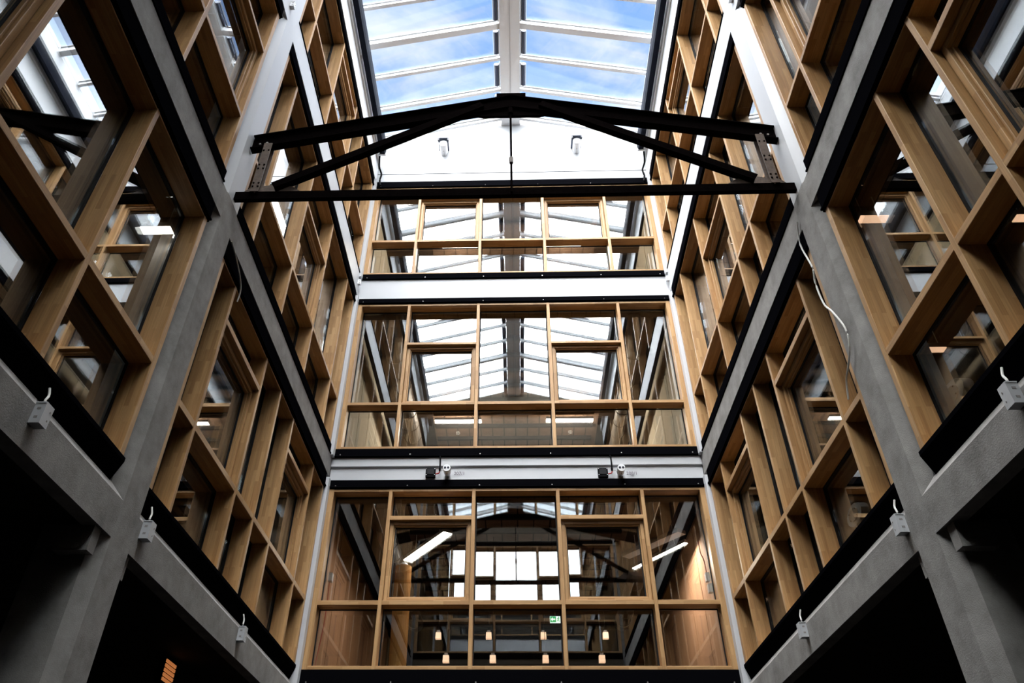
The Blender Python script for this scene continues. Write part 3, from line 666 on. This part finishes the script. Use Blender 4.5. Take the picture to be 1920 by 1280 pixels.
linear_lamp((2.28, 14.66, 5.46), (3.08, 13.42, 5.46), 0.07, 'slim bright bar lamp beside the copper-tinted one in the lowest end room', mt='lamp_white', hang=5.9, watt=60)
linear_lamp((-3.83, 5.47, 5.58), (-3.52, 5.47, 5.58), 0.10, 'short bar lamp glowing behind the lowest left-hand window by the column', hang=5.9)
linear_lamp((3.52, 5.47, 5.58), (3.80, 5.47, 5.58), 0.10, 'short bar lamp glowing behind the lowest right-hand window by the column', mt='lamp_small', hang=5.9)
linear_lamp((5.03, 7.65, 5.52), (5.27, 7.65, 5.52), 0.10, 'small bar lamp deep behind the lowest right-hand window', mt='lamp_small', hang=5.9)
linear_lamp((5.02, 5.43, 5.52), (5.40, 5.43, 5.52), 0.10, 'small bar lamp behind the lowest right-hand window at the picture edge', mt='lamp_small', hang=5.9)
linear_lamp((-4.07, 8.70, 9.60), (-4.07, 9.75, 9.60), 0.16, 'glowing bar lamp behind the middle left-hand window beside the truss', hang=10.0)
for sx_, s_ in ((-1, 'left-hand'), (1, 'right-hand')):
    linear_lamp((sx_*1.95, 16.30, 9.74), (sx_*0.80, 16.30, 9.74), 0.14, 'bar lamp under the ceiling of the middle end room near its %s wall' % s_, hang=9.918, watt=100, soft=True)
    linear_lamp((sx_*1.75, 13.82, 13.34), (sx_*0.85, 13.82, 13.34), 0.12, 'bar lamp under the ceiling of the top end room near its %s wall' % s_, hang=13.498, watt=70, soft=True)
# glowing stand-ins for warm lamps reflected in the lowest end glass
def glint(x, y, z, k, label):
    r = empty('reflection_lamp', (x, y, z), label, 'lamp', 'stand-ins for warm lamps reflected in the lowest end window')
    prism('shade', [(x-0.055, z+0.05), (x+0.055, z+0.05), (x+0.05, z+0.16), (x-0.05, z+0.16)], 1, y-0.05, y+0.05, 'lamp_small', r)
    box('cap', (x-0.03, y-0.03, z+0.16), (x+0.03, y+0.03, z+0.20), 'lamp_body', r)
    tube('cord', [(x, y, z+0.20), (x, y, 5.92)], 0.005, 'cable_black', r, 6)
ORD = ('first', 'second', 'third', 'fourth')
for k, x in enumerate((-1.52, -0.54, 0.52, 1.72)):
    glint(x, 15.5, 4.36, k, '%s small warm pendant from the left in the higher row, glowing stand-in for a reflected lamp' % ORD[k])
for k, x in enumerate((-1.24, -0.42, 0.50, 1.48)):
    glint(x, 14.2, 3.60, k, '%s small warm pendant from the left in the lower row, glowing stand-in for a reflected lamp' % ORD[k])
# exit sign
e = empty('exit_sign', (0.64, 13.0, 3.95), 'green and white exit sign with arrow in the lowest end room', 'sign')
box('housing', (0.552, 13.0, 3.952), (0.728, 13.03, 4.052), 'sign_white', e)
box('green_field', (0.556, 12.996, 3.956), (0.652, 13.0, 4.048), 'sign_green', e)
prism('arrow', [(0.566, 4.002), (0.600, 4.034), (0.600, 4.011), (0.640, 4.011), (0.640, 3.993), (0.600, 3.993), (0.600, 3.970)], 1, 12.992, 12.996, 'sign_white', e)
man = [(0.690, 4.028), (0.700, 4.028), (0.700, 4.016), (0.712, 4.008), (0.708, 4.002), (0.697, 4.008), (0.695, 3.996), (0.706, 3.984), (0.704, 3.964), (0.696, 3.964), (0.697, 3.980), (0.686, 3.988), (0.678, 3.974), (0.664, 3.972), (0.664, 3.979), (0.674, 3.981), (0.682, 3.998), (0.684, 4.012), (0.672, 4.004), (0.667, 4.009), (0.682, 4.022)]
prism('running_figure', man, 1, 12.994, 12.999, 'sign_green', e)
tube('running_head', [(0.700, 12.994, 4.037), (0.700, 12.999, 4.037)], 0.007, 'sign_green', e, 8)
tube('hanger', [(0.64, 13.015, 4.05), (0.64, 13.015, 5.92)], 0.006, 'cable_black', e, 6)
# wall boxes
for x, y, z, l in ((-3.20, 12.95, 4.68, 'small white wall box glowing pale in the lowest end room, left wall'), (3.23, 12.80, 4.61, 'upper small white wall box in the lowest end room, right wall'), (3.23, 12.75, 4.41, 'lower small white wall box in the lowest end room, right wall')):
    s = -1 if x < 0 else 1
    r = empty('wall_box', (x, y, z), l, 'switch box', 'white wall boxes in the lowest end room')
    box('housing', (x, y-0.05, z-0.07), (x-s*0.06, y+0.05, z+0.07), 'white_plastic', r)
    box('lid', (x-s*0.06, y-0.045, z-0.065), (x-s*0.066, y+0.045, z+0.065), 'white_plastic', r)
c = tube('red_cable', smooth_path([(-3.18, 12.95, 4.6), (-3.18, 13.0, 4.2), (-3.17, 12.92, 3.8), (-3.18, 12.8, 3.3), (-3.18, 12.75, 2.95)]), 0.008, 'cable_red', None, 6)
tag(c, 'thin red cable down the left wall of the lowest end room', 'cable')
c = tube('loose_cable', smooth_path([(3.22, 13.1, 5.35), (3.20, 13.0, 5.1), (3.21, 12.9, 4.95), (3.20, 12.82, 4.7)]), 0.010, 'cable_red', None, 6)
tag(c, 'thin brownish cable above the wall boxes in the lowest end room', 'cable')
# cardboard roll
r = empty('cardboard_roll', (-1.93, 13.2, 2.9), 'tall orange cardboard roll standing in the lowest end room', 'roll')
tube('tube', [(-1.93, 13.2, 2.9), (-1.97, 13.2, 4.95)], 0.145, 'cardboard', r, 20)
tube('plastic_cap', [(-1.97, 13.2, 4.95), (-1.98, 13.2, 5.0), (-1.99, 13.2, 5.03)], [0.10, 0.07, 0.03], 'white_plastic', r, 12)
# spiral ducts
def duct(path, rad, label, zc):
    r = empty('ventilation_duct', path[0], label, 'duct', 'round ducts in the end rooms')
    tube('pipe', path, rad, 'duct', r, 20)
    A = Vector(path[3]); B = Vector(path[-1]); n = int((B-A).length/0.55)
    for i in range(n):
        p = A.lerp(B, (i+0.5)/n); d = (B-A).normalized()
        tube('collar', [tuple(p-d*0.02), tuple(p+d*0.02)], rad+0.012, 'duct', r, 20)
        if i % 2 == 0: tube('hanger', [(p.x, p.y, p.z+rad), (p.x, p.y, zc)], 0.008, 'cable_white', r, 6)
duct([(-2.5, 12.5, 10.014999999999999), (-2.5, 12.53, 9.67), (-2.5, 12.64, 9.51), (-2.5, 12.85, 9.45), (-2.5, 18.5, 9.45)], 0.20, 'round silvery duct along the ceiling of the middle end room, left of centre', 10.02)
duct([(-2.35, 13.0, 5.915), (-2.35, 13.03, 5.8), (-2.35, 13.14, 5.64), (-2.35, 13.35, 5.58), (-2.35, 18.5, 5.58)], 0.17, 'round dark duct along the ceiling of the lowest end room, left of centre', 5.92)
duct([(2.45, 15.2, 5.915), (2.45, 15.229999999999999, 5.819999999999999), (2.45, 15.34, 5.659999999999999), (2.45, 15.549999999999999, 5.6), (2.45, 18.5, 5.6)], 0.17, 'round dark duct along the ceiling of the lowest end room, right of centre', 5.92)
duct([(2.55, 12.6, 10.014999999999999), (2.55, 12.629999999999999, 9.72), (2.55, 12.74, 9.56), (2.55, 12.95, 9.5), (2.55, 18.5, 9.5)], 0.15, 'round slim duct along the ceiling of the middle end room, right of centre', 10.02)
# grey lamps behind the lower right-hand windows
def dish(x, y, z, label):
    r = empty('ceiling_speaker', (x, y, z), label, 'lamp', 'grey lamps behind the right-hand windows')
    pts = []
    for i in range(16):
        t = 2*math.pi*i/16; pts.append((y + 0.26*math.cos(t)*(1.0 if abs(math.cos(t)) < 0.7 else 0.93), z + 0.12*math.sin(t)))
    prism('body', pts, 0, x, x+0.10, 'grey_plastic', r)
    prism('plate', [(y+(a-y)*0.6, z+(b-z)*0.6) for a, b in pts], 0, x-0.012, x, 'lamp_body', r)
    for dy in (-0.10, 0.10):
        for dz in (-0.04, 0.04):
            V, F = tubev([(x-0.02, y+dy, z+dz), (x-0.011, y+dy, z+dz)], 0.008, 6); newobj('screw', V, F, 'dark_eye', r)
    box('arm', (x+0.10, y-0.03, z-0.03), (x+0.5, y+0.03, z+0.03), 'lamp_body', r)
    box('stand', (x+0.44, y-0.03, 2.9), (x+0.50, y+0.03, z+0.03), 'lamp_body', r)
dish(4.2, 6.30, 4.00, 'grey lamp body behind the lowest right-hand window, before the column')
dish(4.2, 9.06, 4.03, 'grey lamp body behind the lowest right-hand window, beyond the column')
# warm louvred lamps under the lowest beams
def louvre(x, y, z, label):
    sx = -1 if x < 0 else 1
    r = empty('louvred_lamp', (x, y, z-0.12), label, 'lamp', 'warm louvred lamps on the ground floor')
    box('housing', (x, y-0.16, z-0.14), (x+sx*0.08, y+0.16, z+0.12), 'truss_steel', r)
    for i in range(5):
        box('slat', (x, y-0.15, z-0.12+i*0.047), (x-sx*0.012, y+0.15, z-0.088+i*0.047), 'lamp_warm', r)
    box('pole', (x+sx*0.02, y-0.03, -1.6), (x+sx*0.07, y+0.03, z-0.14), 'truss_steel', r)
louvre(-4.0, 9.33, 2.30, 'warm orange louvred lamp in the dark below the left-hand beam')

bpy.context.view_layer.update()
